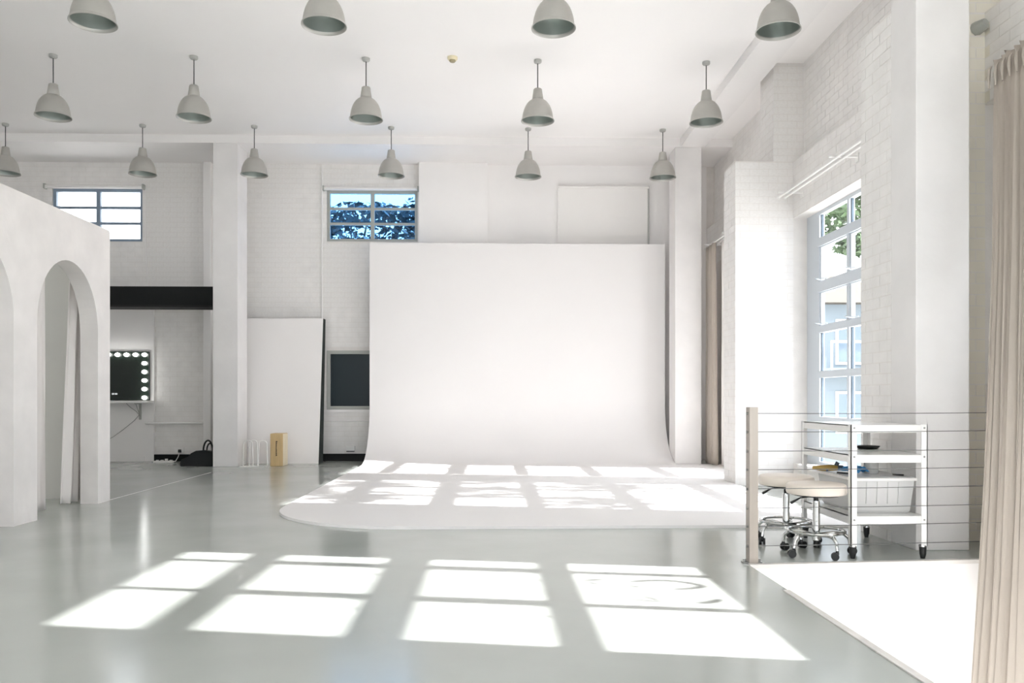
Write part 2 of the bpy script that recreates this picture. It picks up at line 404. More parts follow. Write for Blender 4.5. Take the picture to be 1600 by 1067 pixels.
# ---------------------------------------------------------------- windows
ROWS = [(3.016, 3.30), (2.49, 2.915), (1.958, 2.365), (1.417, 1.877), (0.87, 1.337), (0.33, 0.79)]
def window_right(idx, y_near, n, pitch, label, decal=False, far=None, rows=ROWS, sill=SILL, last=None):
    ys = [y_near + k*pitch for k in range(n+1)]
    if last: ys[-1] = last
    y_far = ys[-1]; yl, yh = y_near-.03, (far or y_far+.03)
    w_ = struct(empty('window_%d' % idx, (XG, y_near, SILL)), label)
    fx0, fx1 = 3.965, 4.03
    fr = MB(); e = 0.028
    zs = rows[-1][0]; fr.box(fx0, fx1, yl, yh, sill, zs); fr.box(fx0, fx1, yl, yh, 3.30, SOFF)
    fr.box(fx0, fx1, y_near-.03, y_near+e, zs, 3.30); fr.box(fx0, fx1, y_far-e, yh, zs, 3.30)
    fr.build('window_frame', 'alu_frame', w_)
    for i in range(len(rows)-1):
        MB().box(fx0-.015, fx1, y_near, y_far, rows[i+1][1], rows[i][0]).build('transom', 'alu_frame', w_)
    for k in range(1, n):
        y = ys[k]; MB().box(fx0, fx1, y-e, y+e, zs, 3.30).build('mullion', 'alu_frame', w_)
    for k in range(n):
        for i, (z0, z1) in enumerate(rows):
            y0, y1 = ys[k] + e, ys[k+1] - e
            if i in (1, 2):
                s = MB(); q = 0.032
                s.box(fx0+.01, fx1-.01, y0, y0+q, z0, z1); s.box(fx0+.01, fx1-.01, y1-q, y1, z0, z1)
                s.box(fx0+.01, fx1-.01, y0+q, y1-q, z0, z0+.012); s.box(fx0+.01, fx1-.01, y0+q, y1-q, z1-.012, z1)
                sash = s.build('sash', 'alu_frame', w_)
                st = MB(); q2 = min(.24, (y1-y0)*.8); st.tube([(3.965, y1-.03, z0+.02), (3.87, y1-q2*.45, z0+.03), (3.96, y1-q2, z0+.015)], 0.007, 6)
                st.build('window_stay', 'alu_frame', sash)
            p = MB().box(3.998, 4.002, y0, y1, z0, z1).build('pane', 'pane_clear', w_)
            MB().box(3.990, 4.012, y1-.018, y1-.001, z0, z1).build('gasket', 'far_glass', p)
            if decal and i == 3 and k == 1:
                strokes = [
                    ([(215,190),(250,181),(310,178),(362,173)], 13), ([(225,192),(260,203),(300,210),(345,214)], 11),
                    ([(560,197),(640,189),(720,184),(800,183),(900,188),(1000,200),(1080,213),(1130,230),(1070,243),(990,251),(890,252)], 13),
                    ([(545,221),(600,231),(662,246)], 9), ([(270,262),(400,266)], 4),
                    ([(490,332),(600,335),(700,343),(805,352)], 8), ([(630,305),(700,315),(760,333),(803,350)], 8),
                    ([(830,276),(900,285),(1050,292)], 6), ([(1080,352),(1110,362),(1180,356),(1240,345),(1262,328)], 14)]
                d = MB()
                for pts, wd in strokes:
                    q = []
                    for (a, b) in pts:
                        g = onz(870 + a/5, 870 + b/5); t = 3.99 - g.x
                        q.append(Vector((3.99, g.y - .181*t, .535*t)))
                    for j in range(len(q)):
                        pass
                    d.tube([Vector((3.9945, v.y, v.z)) for v in q], [0.0016*wd*(0.55 if j in (0, len(q)-1) else 1) for j in range(len(q))], 8)
                dv = [(3.9945 + (v[0]-3.9945)*0.05, v[1], v[2]) for v in d.v]; d.v = dv
                d.build('lettering', 'decal_vinyl', p)
    sb = MB().box(3.72, 3.965, y_near-.03, y_far+.03, sill-.03, sill+.012); sb.build('window_sill', 'paint', w_, bevel=.004)
    portal(4.05, (y_near+y_far)/2, (sill+3.34)/2, y_far-y_near, 3.34-sill, (0, R(90), 0))
    return w_
window_right(1, 2.88, 3, 0.82, 'tall white metal window behind the near beige curtain', decal=True, rows=ROWS[:4], sill=1.20, last=4.84)
window_right(2, 7.34, 3, 0.82, 'tall white metal grid window beside the steel trolley', far=10.15)
window_right(3, 10.70, 2, 0.93, 'tall white metal window behind the far beige curtain')
window_right(4, -1.20, 3, 1.05, 'unseen tall white metal window added beside the camera for daylight')  # out of view, added to let more daylight in
window_right(5, -5.10, 3, 1.05, 'unseen tall white metal window added behind the camera for daylight')  # another unseen bay, added to brighten the room
for o in [o for o in COL.objects if o.name.startswith('daylight_portal')]:
    o.rotation_euler = (0, R(90), 0)      # local -Z towards -X, into the room
    o.data.size, o.data.size_y = o.data.size_y, o.data.size

w9 = struct(empty('window_9', (XG, 2.88, -2.3)), 'unseen low white window added to light the stairwell')  # unseen window, added so daylight reaches the stairwell wall
MB().box(3.96,4.03,2.88,5.34,-2.3,-2.25).box(3.96,4.03,2.88,5.34,-.35,-.3).box(3.96,4.03,2.88,2.93,-2.25,-.35).box(3.96,4.03,5.29,5.34,-2.25,-.35).box(3.96,4.03,4.08,4.14,-2.25,-.35).build('window_frame', 'alu_frame', w9)
for a, b in ((2.93, 4.08), (4.14, 5.29)): MB().box(3.998,4.002,a,b,-2.25,-.35).build('pane', 'pane_clear', w9)
portal(4.05, 4.11, -1.3, 2.0, 2.4, (0, R(90), 0))
FW = [(-8.2, -5.2), (-4.2, -1.2), (-0.2, 2.8)]  # out of view, added to light surfaces facing the camera
for k, (a, b) in enumerate(FW):
    wf = struct(empty('window_%d' % (10+k), (a, YF, 1.0)), 'unseen large white window added behind the camera for daylight')
    f = MB().box(a,b,YF-.12,YF-.05,1.0,1.06).box(a,b,YF-.12,YF-.05,4.14,4.2).box(a,a+.06,YF-.12,YF-.05,1.06,4.14).box(b-.06,b,YF-.12,YF-.05,1.06,4.14)
    f.build('window_frame', 'alu_frame', wf)
    for q in (1, 2): MB().box(a+q*1.0-.03,a+q*1.0+.03,YF-.12,YF-.05,1.06,4.14).build('mullion', 'alu_frame', wf)
    for q in range(3): MB().box(a+q*1.0+(.06 if q == 0 else .03),a+(q+1)*1.0-(.06 if q == 2 else .03),YF-.09,YF-.086,1.06,4.14).build('pane', 'pane_clear', wf)
    portal((a+b)/2, YF-.2, 2.6, 3.0, 3.2, (R(90), 0, 0))

def window_back(idx, x0, x1, z0, z1, label, fm, pm, rows=3):
    w_ = struct(empty('window_%d' % idx, (x0, YB, z0)), label)
    y0, y1 = YB+.03, YB+.09; t = .05
    f = MB().box(x0, x1, y0, y1, z0, z0+t).box(x0, x1, y0, y1, z1-t, z1).box(x0, x0+t, y0, y1, z0+t, z1-t).box(x1-t, x1, y0, y1, z0+t, z1-t)
    f.build('window_frame', fm, w_)
    xm = (x0+x1)/2
    MB().box(xm-.033, xm+.033, y0, y1, z0+t, z1-t).build('mullion', fm, w_)
    h = (z1-z0-2*t)/rows
    for i in range(1, rows):
        z = z0+t+i*h
        for a, b in ((x0+t, xm-.033), (xm+.033, x1-t)): MB().box(a, b, y0+.01, y1-.01, z-.022, z+.022).build('glazing_bar', fm, w_)
    for i in range(rows):
        for a, b in ((x0+t, xm-.033), (xm+.033, x1-t)):
            MB().box(a, b, YB+.055, YB+.059, z0+t+i*h+(0.022 if i else 0), z0+t+(i+1)*h-(0.022 if i < rows-1 else 0)).build('pane', pm, w_)
    return w_
window_back(6, *WB[0], 'high six pane window above the black header at far left', 'blue_frame', 'pane_clear')
window_back(7, *WB[1], 'high six pane window with blue leaves beside the backdrop', 'grey_frame', 'pane_blue')
portal((WB[0][0]+WB[0][1])/2, YB+.12, 4.25, 1.5, .9, (R(-90), 0, 0))
w8 = struct(empty('window_8', (WB[2][0], YB, WB[2][2])), 'low dark window half hidden by the backdrop')
x0, x1, z0, z1 = WB[2]; t = .06
MB().box(x0, x1, YB-.01, YB+.07, z0, z0+t).box(x0, x1, YB-.01, YB+.07, z1-t, z1).box(x0, x0+t, YB-.01, YB+.07, z0+t, z1-t).box(x1-t, x1, YB-.01, YB+.07, z0+t, z1-t).build('window_frame', 'grey_frame', w8)
MB().box(x0+t, x1-t, YB+.03, YB+.04, z0+t, z1-t).build('pane', 'pane_dark', w8)
MB().box(x0-.05, x1, YB-.06, YB+.02, z0-.04, z0).build('window_sill', 'paint', w8)

# ================================================================ OUTSIDE
gr = MB().box(4.1, 60, -40, 60, -3.3, -3.1).box(-40, 4.1, 14.6, 60, -3.3, -3.1).box(-40, 4.1, -40, -6.3, -3.3, -3.1)
struct(gr.build('ground', 'pavement'), 'pale pavement outside the studio')
def tree(loc, trunk_h, blobs, n, leaf, label, seed, lm='leaf'):
    rnd = random.Random(seed)
    t = thing('tree', loc, label, 'tree', 'trees outside the windows')
    L = Vector(loc)
    MB().tube([L, L+Vector((.05,.03,trunk_h*.5)), L+Vector((0,.1,trunk_h))], [.16,.13,.09], 8).build('trunk', 'bark', t, smooth=True)
    br = MB(); lf = MB()
    for (bx, by, bz, rx, ry, rz) in blobs:
        c = L + Vector((bx, by, bz))
        br.tube([L+Vector((0,.1,trunk_h*.85)), (L+Vector((0,.1,trunk_h))+c)/2 + Vector((0,0,.1)), c], [.06,.04,.015], 6)
        for i in range(n):
            while True:
                p = Vector((rnd.uniform(-1,1), rnd.uniform(-1,1), rnd.uniform(-1,1)))
                if .25 < p.length < 1: break
            p = c + Vector((p.x*rx, p.y*ry, p.z*rz))
            a = Vector((rnd.gauss(0,1), rnd.gauss(0,1), rnd.gauss(0,.6))).normalized(); b = a.cross(Vector((rnd.gauss(0,1), rnd.gauss(0,1), rnd.gauss(0,1)))).normalized()
            s = leaf*rnd.uniform(.6, 1.3)
            lf.quad(p - a*s, p + b*s*.45, p + a*s, p - b*s*.45)
    br.build('branches', 'bark', t, smooth=True)
    lf.build('foliage', lm, t)['kind'] = 'stuff'
    return t
tree((10.2, 8.0, -3.1), 6.6, [(0,-1.2,8.0,.5,.6,.22), (.2,.2,8.05,.5,.6,.22), (0,-.5,8.65,.5,.6,.2), (.1,.7,8.75,.5,.5,.2), (-.2,-1.1,9.25,.5,.6,.2), (0,.1,9.35,.5,.6,.2), (.1,.9,9.6,.4,.4,.15), (0,-.6,9.75,.4,.6,.12)], 170, .12,
     'leafy tree outside the right wall shading the tall window', 3)
tree((12.0, 22.5, -3.1), 8.4, [(-2.6,-1,8.9,1.1,1.2,.5), (-1.7,-.6,9.4,1.2,1.2,.7), (-2.8,-.8,9.8,.9,1,.5), (-2.2,-1.3,8.2,.8,.8,.25)], 620, .13,
     'green tree seen through the upper panes of the tall right window', 5)
tree((-3.2, 19.0, -3.1), 6.4, [(-.2,0,7.6,1.2,.8,.5), (1.2,.2,7.6,1.3,.8,.55), (.4,-.1,8.35,1.4,.7,.3), (2.0,.3,8.5,.9,.7,.6), (-1.0,.3,8.2,.7,.6,.3), (1.8,0,7.9,.9,.7,.55)], 620, .10,
     'dense tree seen through the high window beside the backdrop', 9, 'leaf_blue')
bld = thing('building', (10.9, 27, -3.1), 'pale blue rendered building across the street beyond the tall right window', 'building')
MB().box(10.9, 24, 27, 36, -3.1, 4.2).build('wall', 'render_wall', bld)
MB().hexa([(10.4,26.4,4.2),(24.4,26.4,4.2),(24.4,36,4.2),(10.4,36,4.2),(12.5,30,5.6),(24.4,30,5.6),(24.4,33,5.6),(12.5,33,5.6)]).build('roof', 'roof_tile', bld)
bb = MB().box(10.9, 24, 25.9, 27, 1.85, 2.05).build('balcony', 'render_wall', bld)
rl = MB().box(10.9, 24, 25.9, 25.95, 2.85, 2.92)
for i in range(22): rl.box(10.9+i*.55, 10.94+i*.55, 25.9, 25.95, 2.05, 2.85)
rl.build('railing', 'white_metal', bb)
for xx in (11.5, 13.5, 15.5):
    f = MB().box(xx, xx+1.1, 26.95, 27.02, 2.2, 3.7).build('window', 'white_metal', bld); MB().box(xx+.08, xx+1.02, 26.93, 26.96, 2.28, 3.62).build('pane', 'far_glass', f)
    f = MB().box(xx, xx+1.1, 26.95, 27.02, -.1, 1.3).build('window', 'white_metal', bld); MB().box(xx+.08, xx+1.02, 26.93, 26.96, 0, 1.22).build('pane', 'far_glass', f)

# ================================================================ PENDANT LAMPS
def make_lamp():
    t = empty('pendant_lamp', (0, 0, CZ))
    z0 = CZ - 0.76            # rim height
    MB().lathe([(.001, 0), (.048, 0), (.048, -.025), (.040, -.036), (.018, -.044), (.001, -.044)], (0,0,CZ), 20).build('ceiling_rose', 'rose_grey', t, smooth=True)
    MB().tube([(0,0,CZ-.03), (0,0,z0+.39)], .0065, 8).build('cord', 'cord_dark', t, smooth=True)
    neck = MB().lathe([(.001,.402), (.046,.402), (.053,.395), (.072,.262), (.070,.258)], (0,0,z0), 28).build('lamp_neck', 'lamp_metal', t, smooth=True)
    MB().tube([(0,0,z0+.398),(0,0,z0+.415)], .011, 8).build('cord_grip', 'cord_dark', neck, smooth=True)
    prof = [(.070,.266), (.088,.258), (.112,.240), (.135,.214), (.156,.180), (.172,.142), (.184,.100), (.191,.058), (.195,.026)]
    sh = MB().lathe(prof, (0,0,z0), 40).build('lamp_shade', 'lamp_metal', t, smooth=True)
    inner = [(r-.003, z-.002) for r, z in prof]
    MB().lathe([(.001,.255)] + inner, (0,0,z0), 40).build('reflector', 'lamp_inner', sh, smooth=True)
    MB().lathe([(.190,.028), (.196,.028), (.207,.010), (.208,.002), (.204,0), (.199,.004), (.192,.020), (.190,.028)], (0,0,z0), 40).build('rim', 'lamp_metal', sh, smooth=True)
    sk = MB().lathe([(.001,.215), (.028,.215), (.028,.14), (.001,.14)], (0,0,z0), 14).build('bulb_socket', 'lamp_inner', t, smooth=True)
    return t
lamp0 = make_lamp()
LX = [-7.40, -5.33, -3.63, -1.53, 0.588, 2.69]
rows_ = [('in the front row at the top edge', 7.59, LX[2:]), ('in the middle row', 10.14, LX[1:]), ('in the back row', 12.71, LX)]
ORD = {4: ['leftmost', 'second from left', 'third from left', 'rightmost'], 5: ['leftmost', 'second from left', 'centre', 'second from right', 'rightmost'],
       6: ['leftmost', 'second from left', 'third from left', 'third from right', 'second from right', 'rightmost']}
first = True
for txt, yy, xs in rows_:
    for i, xx in enumerate(xs):
        o = lamp0 if first else copy_tree(lamp0); first = False
        o.location = (xx, yy, CZ)
        tag(o, 'silver dome pendant lamp, %s one %s' % (ORD[len(xs)][i], txt), 'lamp', 'silver pendant lamps on the ceiling')
sd = thing('smoke_detector', (-0.463, 10.08, CZ), 'small cream smoke detector on the white ceiling', 'smoke detector')
MB().lathe([(.001,0), (.062,0), (.062,-.022), (.052,-.038), (.001,-.038)], (-.463,10.08,CZ), 24).build('housing', 'detector', sd, smooth=True)
MB().lathe([(.036,-.036), (.040,-.048), (.030,-.060), (.001,-.062)], (-.463,10.08,CZ), 24).build('sensor_cap', 'detector_ring', sd, smooth=True)

# ================================================================ BACKDROP (infinity cove)
ZP = 0.025; YC = 13.92; RC = 0.95; XA, XB = -2.04, 2.985
cyc = MB()
Rr = 1.3; pts = []
for i in range(17):
    a = math.pi + (math.pi/2)*i/16
    pts.append((XA+Rr + Rr*math.cos(a), 6.85+Rr + Rr*math.sin(a)))
pts += [(3.05, 6.85), (3.05, 10.66), (3.785, 10.66), (3.785, 13.16), (XB, 13.16), (XB, YC-RC), (XA, YC-RC)]
cyc.prism(pts, lambda p: (p[0], p[1], 0.0), lambda p: (p[0], p[1], ZP))
prof = [(YC-RC, ZP)]
for i in range(1, 17):
    a = (math.pi/2)*i/16; prof.append((YC-RC + RC*math.sin(a), ZP+RC - RC*math.cos(a)))
prof.append((YC, 3.717))
bk = [(YC+.06, 3.717), (YC+.06, 0.8)] + [(YC-RC+(RC+.05)*math.sin(math.pi/2*i/8), max(0.0, ZP+RC-(RC+.05)*math.cos(math.pi/2*i/8))) for i in range(7, -1, -1)]
cy_t = thing('backdrop_cove', (0.5, 6.85, 0), 'large white curved studio backdrop sweeping from wall onto the floor', 'backdrop')
cyc.build('floor_plate', 'cyc_paint', cy_t, fix=True)
cw = MB().prism(prof + bk, lambda p: (XA, p[0], p[1]), lambda p: (XB, p[0], p[1]))
cw.build('curved_wall', 'cyc_paint', cy_t, smooth=True, fix=True)

# ================================================================ ARCHED PARTITION AT LEFT
AX = -4.06; AT = 0.18; AZ = 2.878
part = thing('arched_partition', (AX, 7.0, 0), 'plastered freestanding set wall with tall arched openings at left', 'partition')
def arch_pts(ya, yb, spring, rise):
    c = (ya+yb)/2; h = (yb-ya)/2
    return [(ya, 0), (ya, spring)] + [(c - h*math.cos(math.pi*i/24), spring + rise*math.sin(math.pi*i/24)) for i in range(1, 24)] + [(yb, spring), (yb, 0)]
out = [(5.55, 0)] + arch_pts(5.95, 7.09, 1.78, .64) + arch_pts(7.455, 8.59, 1.78, .64) + [(8.86, 0), (8.86, AZ-.02), (8.84, AZ), (5.55, AZ)]
MB().prism(out, lambda p: (AX, p[0], p[1]), lambda p: (AX-AT, p[0], p[1])).build('facade', 'plaster', part, fix=True)
MB().box(-8.0, -4.30, 9.05, 9.17, 0, AZ-.02).build('end_wall', 'plaster_shaded', part)
MB().box(-4.30, -4.24, 8.80, 9.17, 0, AZ-.02).build('corner_post', 'plaster_shaded', part)
MB().tube([(-4.33, 5.6, 2.60), (-4.33, 9.05, 2.60)], .014, 8).build('drape_rail', 'white_metal', part, smooth=True)

def drape(name, p0, p1, ztop, zbot, m, label, group, folds, amp, flare=None, parent=None, lean=None, nz=24, header=False):
    """pleated hanging cloth between plan points p0 and p1"""
    p0, p1 = Vector(p0), Vector(p1); d = p1-p0; L = d.length; n = Vector((-d.y, d.x)).normalized(); d = d.normalized()
    nu = folds*10; mb = MB(); zt = ztop; rnd = random.Random(len(COL.objects))
    ph = [rnd.uniform(-.5,.5) for _ in range(folds+2)]; am = [rnd.uniform(.6,1.25) for _ in range(folds+2)]
    for j in range(nz+1):
        f = j/nz; z = ztop + (zbot-ztop)*f
        for i in range(nu+1):
            s = i/nu; k = s*folds; ki = int(k); fr = k-ki
            a = amp*(am[ki]*(1-fr)+am[ki+1]*fr)*(0.75+0.35*f)
            if header and f < .045: a *= 1.25 - .75*math.sin(math.pi*f/.045)
            off = a*math.sin(2*math.pi*k + ph[ki]*(1-fr)*f*2 + ph[ki+1]*fr*f*2) + 0.35*a*math.sin(5*math.pi*k+3*f)
            al = s*L + 0.25*a*math.sin(4*math.pi*k + 1.5*f)
            if flare: al += flare(s, f)
            q = p0 + d*al + n*off
            if lean: q = q + Vector(lean(s, f))
            zz = z
            if f == 1: zz = z + 0.004*math.sin(7*k)
            mb.v.append((q.x, q.y, zz))
    W = nu+1
    for j in range(nz):
        for i in range(nu): mb.f.append((j*W+i, j*W+i+1, (j+1)*W+i+1, (j+1)*W+i))
    root = thing(name, (p0.x, p0.y, min(zbot, ztop)), label, 'curtain', group)
    mb.build('cloth', m, root, smooth=True, solid=.004)
    return root
G1 = 'white drapes inside the arched partition'
drape('arch_drape', (-4.33, 7.42), (-4.33, 8.06), 2.60, .02, 'drape_white', 'white drape at the near side of the fully visible arch', G1, 4, .03)
drape('arch_drape', (-4.33, 8.60), (-4.33, 8.98), 2.60, .02, 'drape_white', 'white drape with flared hem at the far side of the fully visible arch', G1, 4, .04,
      flare=lambda s, f: -0.19*(1-s)*f)
drape('arch_drape', (-4.33, 6.55), (-4.33, 7.20), 2.60, .02, 'drape_white', 'white drape in the arch cut off by the left edge', G1, 4, .035)

# ================================================================ LEFT BACK CORNER
hd = thing('black_header', (-7.0, 13.35, 2.55), 'long black header box spanning to the back left column', 'header')
MB().box(XL, -4.41, 13.36, 13.72, 2.585, 2.892).build('fascia', 'black', hd)
MB().box(XL, -4.41, 13.33, 13.74, 2.557, 2.585).build('bottom_lip', 'black_fabric', hd)
vb = tag(MB().box(-8.3, -5.79, YB-.035, YB, 0, 2.625).build('white_wall_board', 'paint'), 'tall white board on the wall behind the lit mirror', 'board')
struct(MB().box(-8.3, -5.95, YB-.05, YB-.035, 0, .09).build('baseboard_vanity', 'paint'), 'low white baseboard under the mirror shelf')
YV = YB-.035
mi = thing('lighted_mirror', (-6.6, YV, 1.05), 'black lighted makeup mirror edged with round white bulbs', 'mirror')
MB().box(-7.30, -5.855, YV-.05, YV, 1.052, 1.889).build('mirror_glass', 'mirror_dark', mi, bevel=.004)
bxs = [-5.915 - .152*i for i in range(10)]; bzs = [1.832 - .147*i for i in range(6)]
for i, (bx_, bz_) in enumerate([(x, bzs[0]) for x in bxs] + [(bxs[0], z) for z in bzs[1:]] + [(-7.245, z) for z in bzs[1:]]):
    c = (bx_, YV-.05, bz_); pr = MB()
    seg = 14
    ring = [(.018, 0), (.030, -.012), (.040, -.032), (.036, -.056), (.020, -.070), (.001, -.074)]
    base = len(pr.v)
    for (r_, y_) in ring:
        for k in range(seg): a = 2*math.pi*k/seg; pr.v.append((c[0]+r_*1.12*math.cos(a), c[1]+y_, c[2]+r_*.85*math.sin(a)))
    for q in range(len(ring)-1):
        for k in range(seg): pr.f.append((q*seg+k, (q+1)*seg+k, (q+1)*seg+(k+1)%seg, q*seg+(k+1)%seg))
    pr.build('bulb', 'bulb', mi, smooth=True)
dg = MB()
for i in range(4):
    x = -6.478 + i*.022 + (.008 if i > 1 else 0); dg.box(x, x+.004, YV-.053, YV-.05, 1.15, 1.178); dg.box(x+.009, x+.013, YV-.053, YV-.05, 1.15, 1.172)
dg.build('clock_digits', 'display', mi)
sf = thing('mirror_shelf', (-6.5, YV, 1.0), 'white wall shelf on a bracket under the lighted mirror', 'shelf')
MB().box(-7.4, -5.78, YV-.24, YV, 1.005, 1.045).build('shelf_board', 'white_metal', sf, bevel=.003)
for bx_ in (-6.02, -7.1):
    b = MB().box(bx_-.02, bx_+.02, YV-.012, YV, .72, 1.005).box(bx_-.02, bx_+.02, YV-.2, YV-.012, .99, 1.005)
    b.tube([(bx_, YV-.18, .995), (bx_, YV-.01, .78)], .008, 6); b.build('bracket', 'rose_grey', sf)
MB().tube([(-6.25,YV-.02,1.0),(-6.18,YV-.02,.93),(-6.08,YV-.02,.86),(-6.03,YV-.025,.80),(-6.12,YV-.02,.70),(-6.30,YV-.02,.55),(-6.48,YV-.02,.42),(-6.7,YV-.02,.30)], .005, 6).build('power_cord', 'screw', sf, smooth=True)
pr = thing('wall_pipe', (-5.4, YB-.06, .64), 'thin white horizontal pipe on the brick wall right of the mirror', 'pipe')
MB().tube([(-5.909,YB-.09,.66),(-4.93,YB-.09,.66)], .022, 10).build('pipe', 'white_metal', pr, smooth=True)
for x in (-5.895, -4.945): MB().tube([(x,YB-.09,.66),(x,YB,.66)], .027, 10).build('pipe_end', 'white_metal', pr, smooth=True)
ol = thing('power_outlet', (-5.365, YB, .14), 'wall outlet with black plug above the black baseboard', 'outlet')
MB().box(-5.45, -5.28, YB-.022, YB, .145, .232).build('cover_plate', 'white_metal', ol, bevel=.004)
MB().lathe([(.001,0),(.03,0),(.026,.05),(.001,.05)], (-5.345,YB-.05,.155), 14).build('plug', 'rubber', ol, smooth=True)
MB().tube([(-5.345,YB-.05,.155),(-5.36,YB-.08,.08),(-5.38,YB-.14,.012),(-5.46,YB-.22,.012)], .007, 6).build('power_cord', 'white_metal', ol, smooth=True)
ps = thing('power_strip', (-5.52, 14.0, 0), 'white power strip lying on the floor by the black baseboard', 'power strip')
MB().box(-5.68, -5.36, 13.96, 14.03, 0, .03).build('housing', 'white_metal', ps, bevel=.005)
for i in range(4): MB().box(-5.64+i*.075, -5.60+i*.075, 13.975, 14.015, .03, .045 + .02*(i == 2)).build('socket', 'shelf_metal', ps)
# bag
bag = thing('black_bag', (-4.68, 13.3, 0), 'black fabric bag with a raised handle on the floor left of the column', 'bag')
bm_ = MB()
pf = [(-4.95,0),(-4.43,0),(-4.43,.18),(-4.46,.24),(-4.56,.262),(-4.70,.25),(-4.78,.21),(-4.83,.15),(-4.93,.11),(-4.95,.05)]
bm_.prism(pf, lambda p: (p[0], 13.20, p[1]), lambda p: (p[0], 13.44, p[1]*.92))
bgo = bm_.build('bag_body', 'black_fabric', bag, fix=True, bevel=.02)
MB().tube([(-4.53+.075*math.cos(a), 13.28, .24+.17*math.sin(a)) for a in [math.pi*i/12 for i in range(13)]], .014, 8).build('handle', 'black_fabric', bag, smooth=True)
MB().tube([(-4.52+.05*math.cos(a), 13.34, .24+.12*math.sin(a)) for a in [math.pi*i/12 for i in range(13)]], .012, 8).build('handle', 'black_fabric', bag, smooth=True)
# conduit lines on the back wall
tag(MB().tube([(-2.915,YB-.022,5.14),(-2.915,YB-.022,.69),(-2.10,YB-.022,.69)], .011, 8).build('conduit', 'paint'), 'thin white conduit running down the brick wall behind the white board', 'conduit')
tag(MB().tube([(-5.94,YB-.022,4.68),(-5.935,YB-.022,3.7),(-5.90,YB-.022,3.2),(-5.88,YB-.022,2.66)], .011, 8).build('cable', 'paint'), 'thin painted cable hanging from the high far left window', 'cable')
o2 = thing('power_outlet', (-2.42, YB, .15), 'small white outlet box above the baseboard beside the backdrop', 'outlet')
MB().box(-2.50, -2.345, YB-.05, YB, .175, .26).build('cover_plate', 'white_metal', o2, bevel=.005)
MB().box(-2.49, -2.355, YB-.045, YB, .160, .175).build('socket_base', 'rubber', o2)

# roller blinds
def blind_cassette(x0, x1, z0, z1, label):
    t = thing('roller_blind', ((x0+x1)/2, YB, z0), label, 'blind', 'roller blinds on the back wall')
    zc = (z0+z1)/2; r = (z1-z0)/2
    MB().tube([(x0,YB-.05,zc),(x1,YB-.05,zc)], r, 14).build('rolled_fabric', 'blind_fabric', t, smooth=True)
    for x in (x0, x1): MB().box(x-.012, x+.012, YB-.095, YB, z0-.01, z1+.012).build('end_bracket', 'grey_frame', t)
    return t
blind_cassette(-7.63, -5.96, 4.69, 4.75, 'rolled up white blind over the high far left window')
blind_cassette(-2.88, -1.25, 4.69, 4.745, 'rolled up white blind over the high blue leaf window')
b3 = thing('roller_blind', (1.97, YB-.03, 3.0), 'lowered white blind on the smooth wall above the backdrop', 'blind', 'roller blinds on the back wall')
MB().tube([(1.18,YB-.075,4.765),(2.765,YB-.075,4.765)], .022, 14).build('rolled_fabric', 'blind_fabric', b3, smooth=True)
MB().box(1.20, 2.745, YB-.066, YB-.060, 2.9, 4.76).build('blind_sheet', 'blind_fabric', b3)
for x in (1.185, 2.76): MB().box(x-.014, x+.014, YB-.075, YB-.03, 2.9, 4.79).build('side_channel', 'rose_grey' if x > 2 else 'blind_fabric', b3)

# ================================================================ BOARD, BOX, RACK
pb = thing('white_foam_board', (-3.46, 13.8, 0), 'tall white foam board with black edge leaning on the back wall', 'board')
def board(y_off, th, m, name, inset=0):
    yb0, yt0 = 13.72 + y_off, 14.10 + y_off; h = 2.45; zt = h
    MB().hexa([(-4.20+inset,yb0,0),(-2.86-inset*0,yb0,0),(-2.86,yb0+th,0),(-4.20+inset,yb0+th,0),(-4.20+inset,yt0,zt),(-2.86,yt0,zt),(-2.86,yt0+th,zt),(-4.20+inset,yt0+th,zt)]).build(name, m, pb)
board(0, .012, 'board_white', 'white_face'); 
MB().hexa([(-4.20,13.732,0.01),(-2.852,13.732,0.01),(-2.80,13.80,0.01),(-4.20,13.80,0.01),(-4.20,14.112,2.45),(-2.852,14.112,2.45),(-2.83,14.165,2.44),(-4.20,14.165,2.44)]).build('black_backing', 'foam_black', pb)
ab = thing('wooden_box', (-3.42, 13.2, 0), 'upright plywood apple box with dark vertical lettering before the white board', 'box')
MB().box(-3.518, -3.316, 13.196, 13.50, 0, .522).build('box_body', 'plywood', ab, bevel=.006)
MB().box(-3.3165, -3.312, 13.202, 13.494, .006, .516).build('side_panel', 'plywood_light', ab)
lt = MB()
for i in range(9):
    z = .385 - i*.027; ww = [.026,.020,.018,.015,.014,.018,.016,.018,.020][i]
    lt.box(-3.428, -3.428+ww, 13.1935, 13.1965, z, z+.018); lt.box(-3.428, -3.420, 13.193, 13.1965, z-.007, z+.002)
lt.build('lettering', 'ink', ab)
rk = thing('wire_rack', (-3.76, 13.2, 0), 'white wire loop rack on a flat plate beside the wooden box', 'rack')
MB().box(-3.975, -3.545, 13.05, 13.17, 0, .012).build('base_plate', 'white_metal', rk, bevel=.003)
for (xa, xb, yy, hh) in ((-3.90,-3.765,13.07,.42), (-3.815,-3.70,13.11,.42), (-3.68,-3.555,13.14,.41)):
    r_ = (xb-xa)/2; xc = (xa+xb)/2; path = [(xa-.01,yy,.01)] + [(xc - r_*math.cos(math.pi*i/12), yy, hh-r_*.75+ r_*.75*math.sin(math.pi*i/12)) for i in range(13)] + [(xb+.01,yy,.01)]
    MB().tube(path, .008, 8).build('wire_loop', 'white_metal', rk, smooth=True)

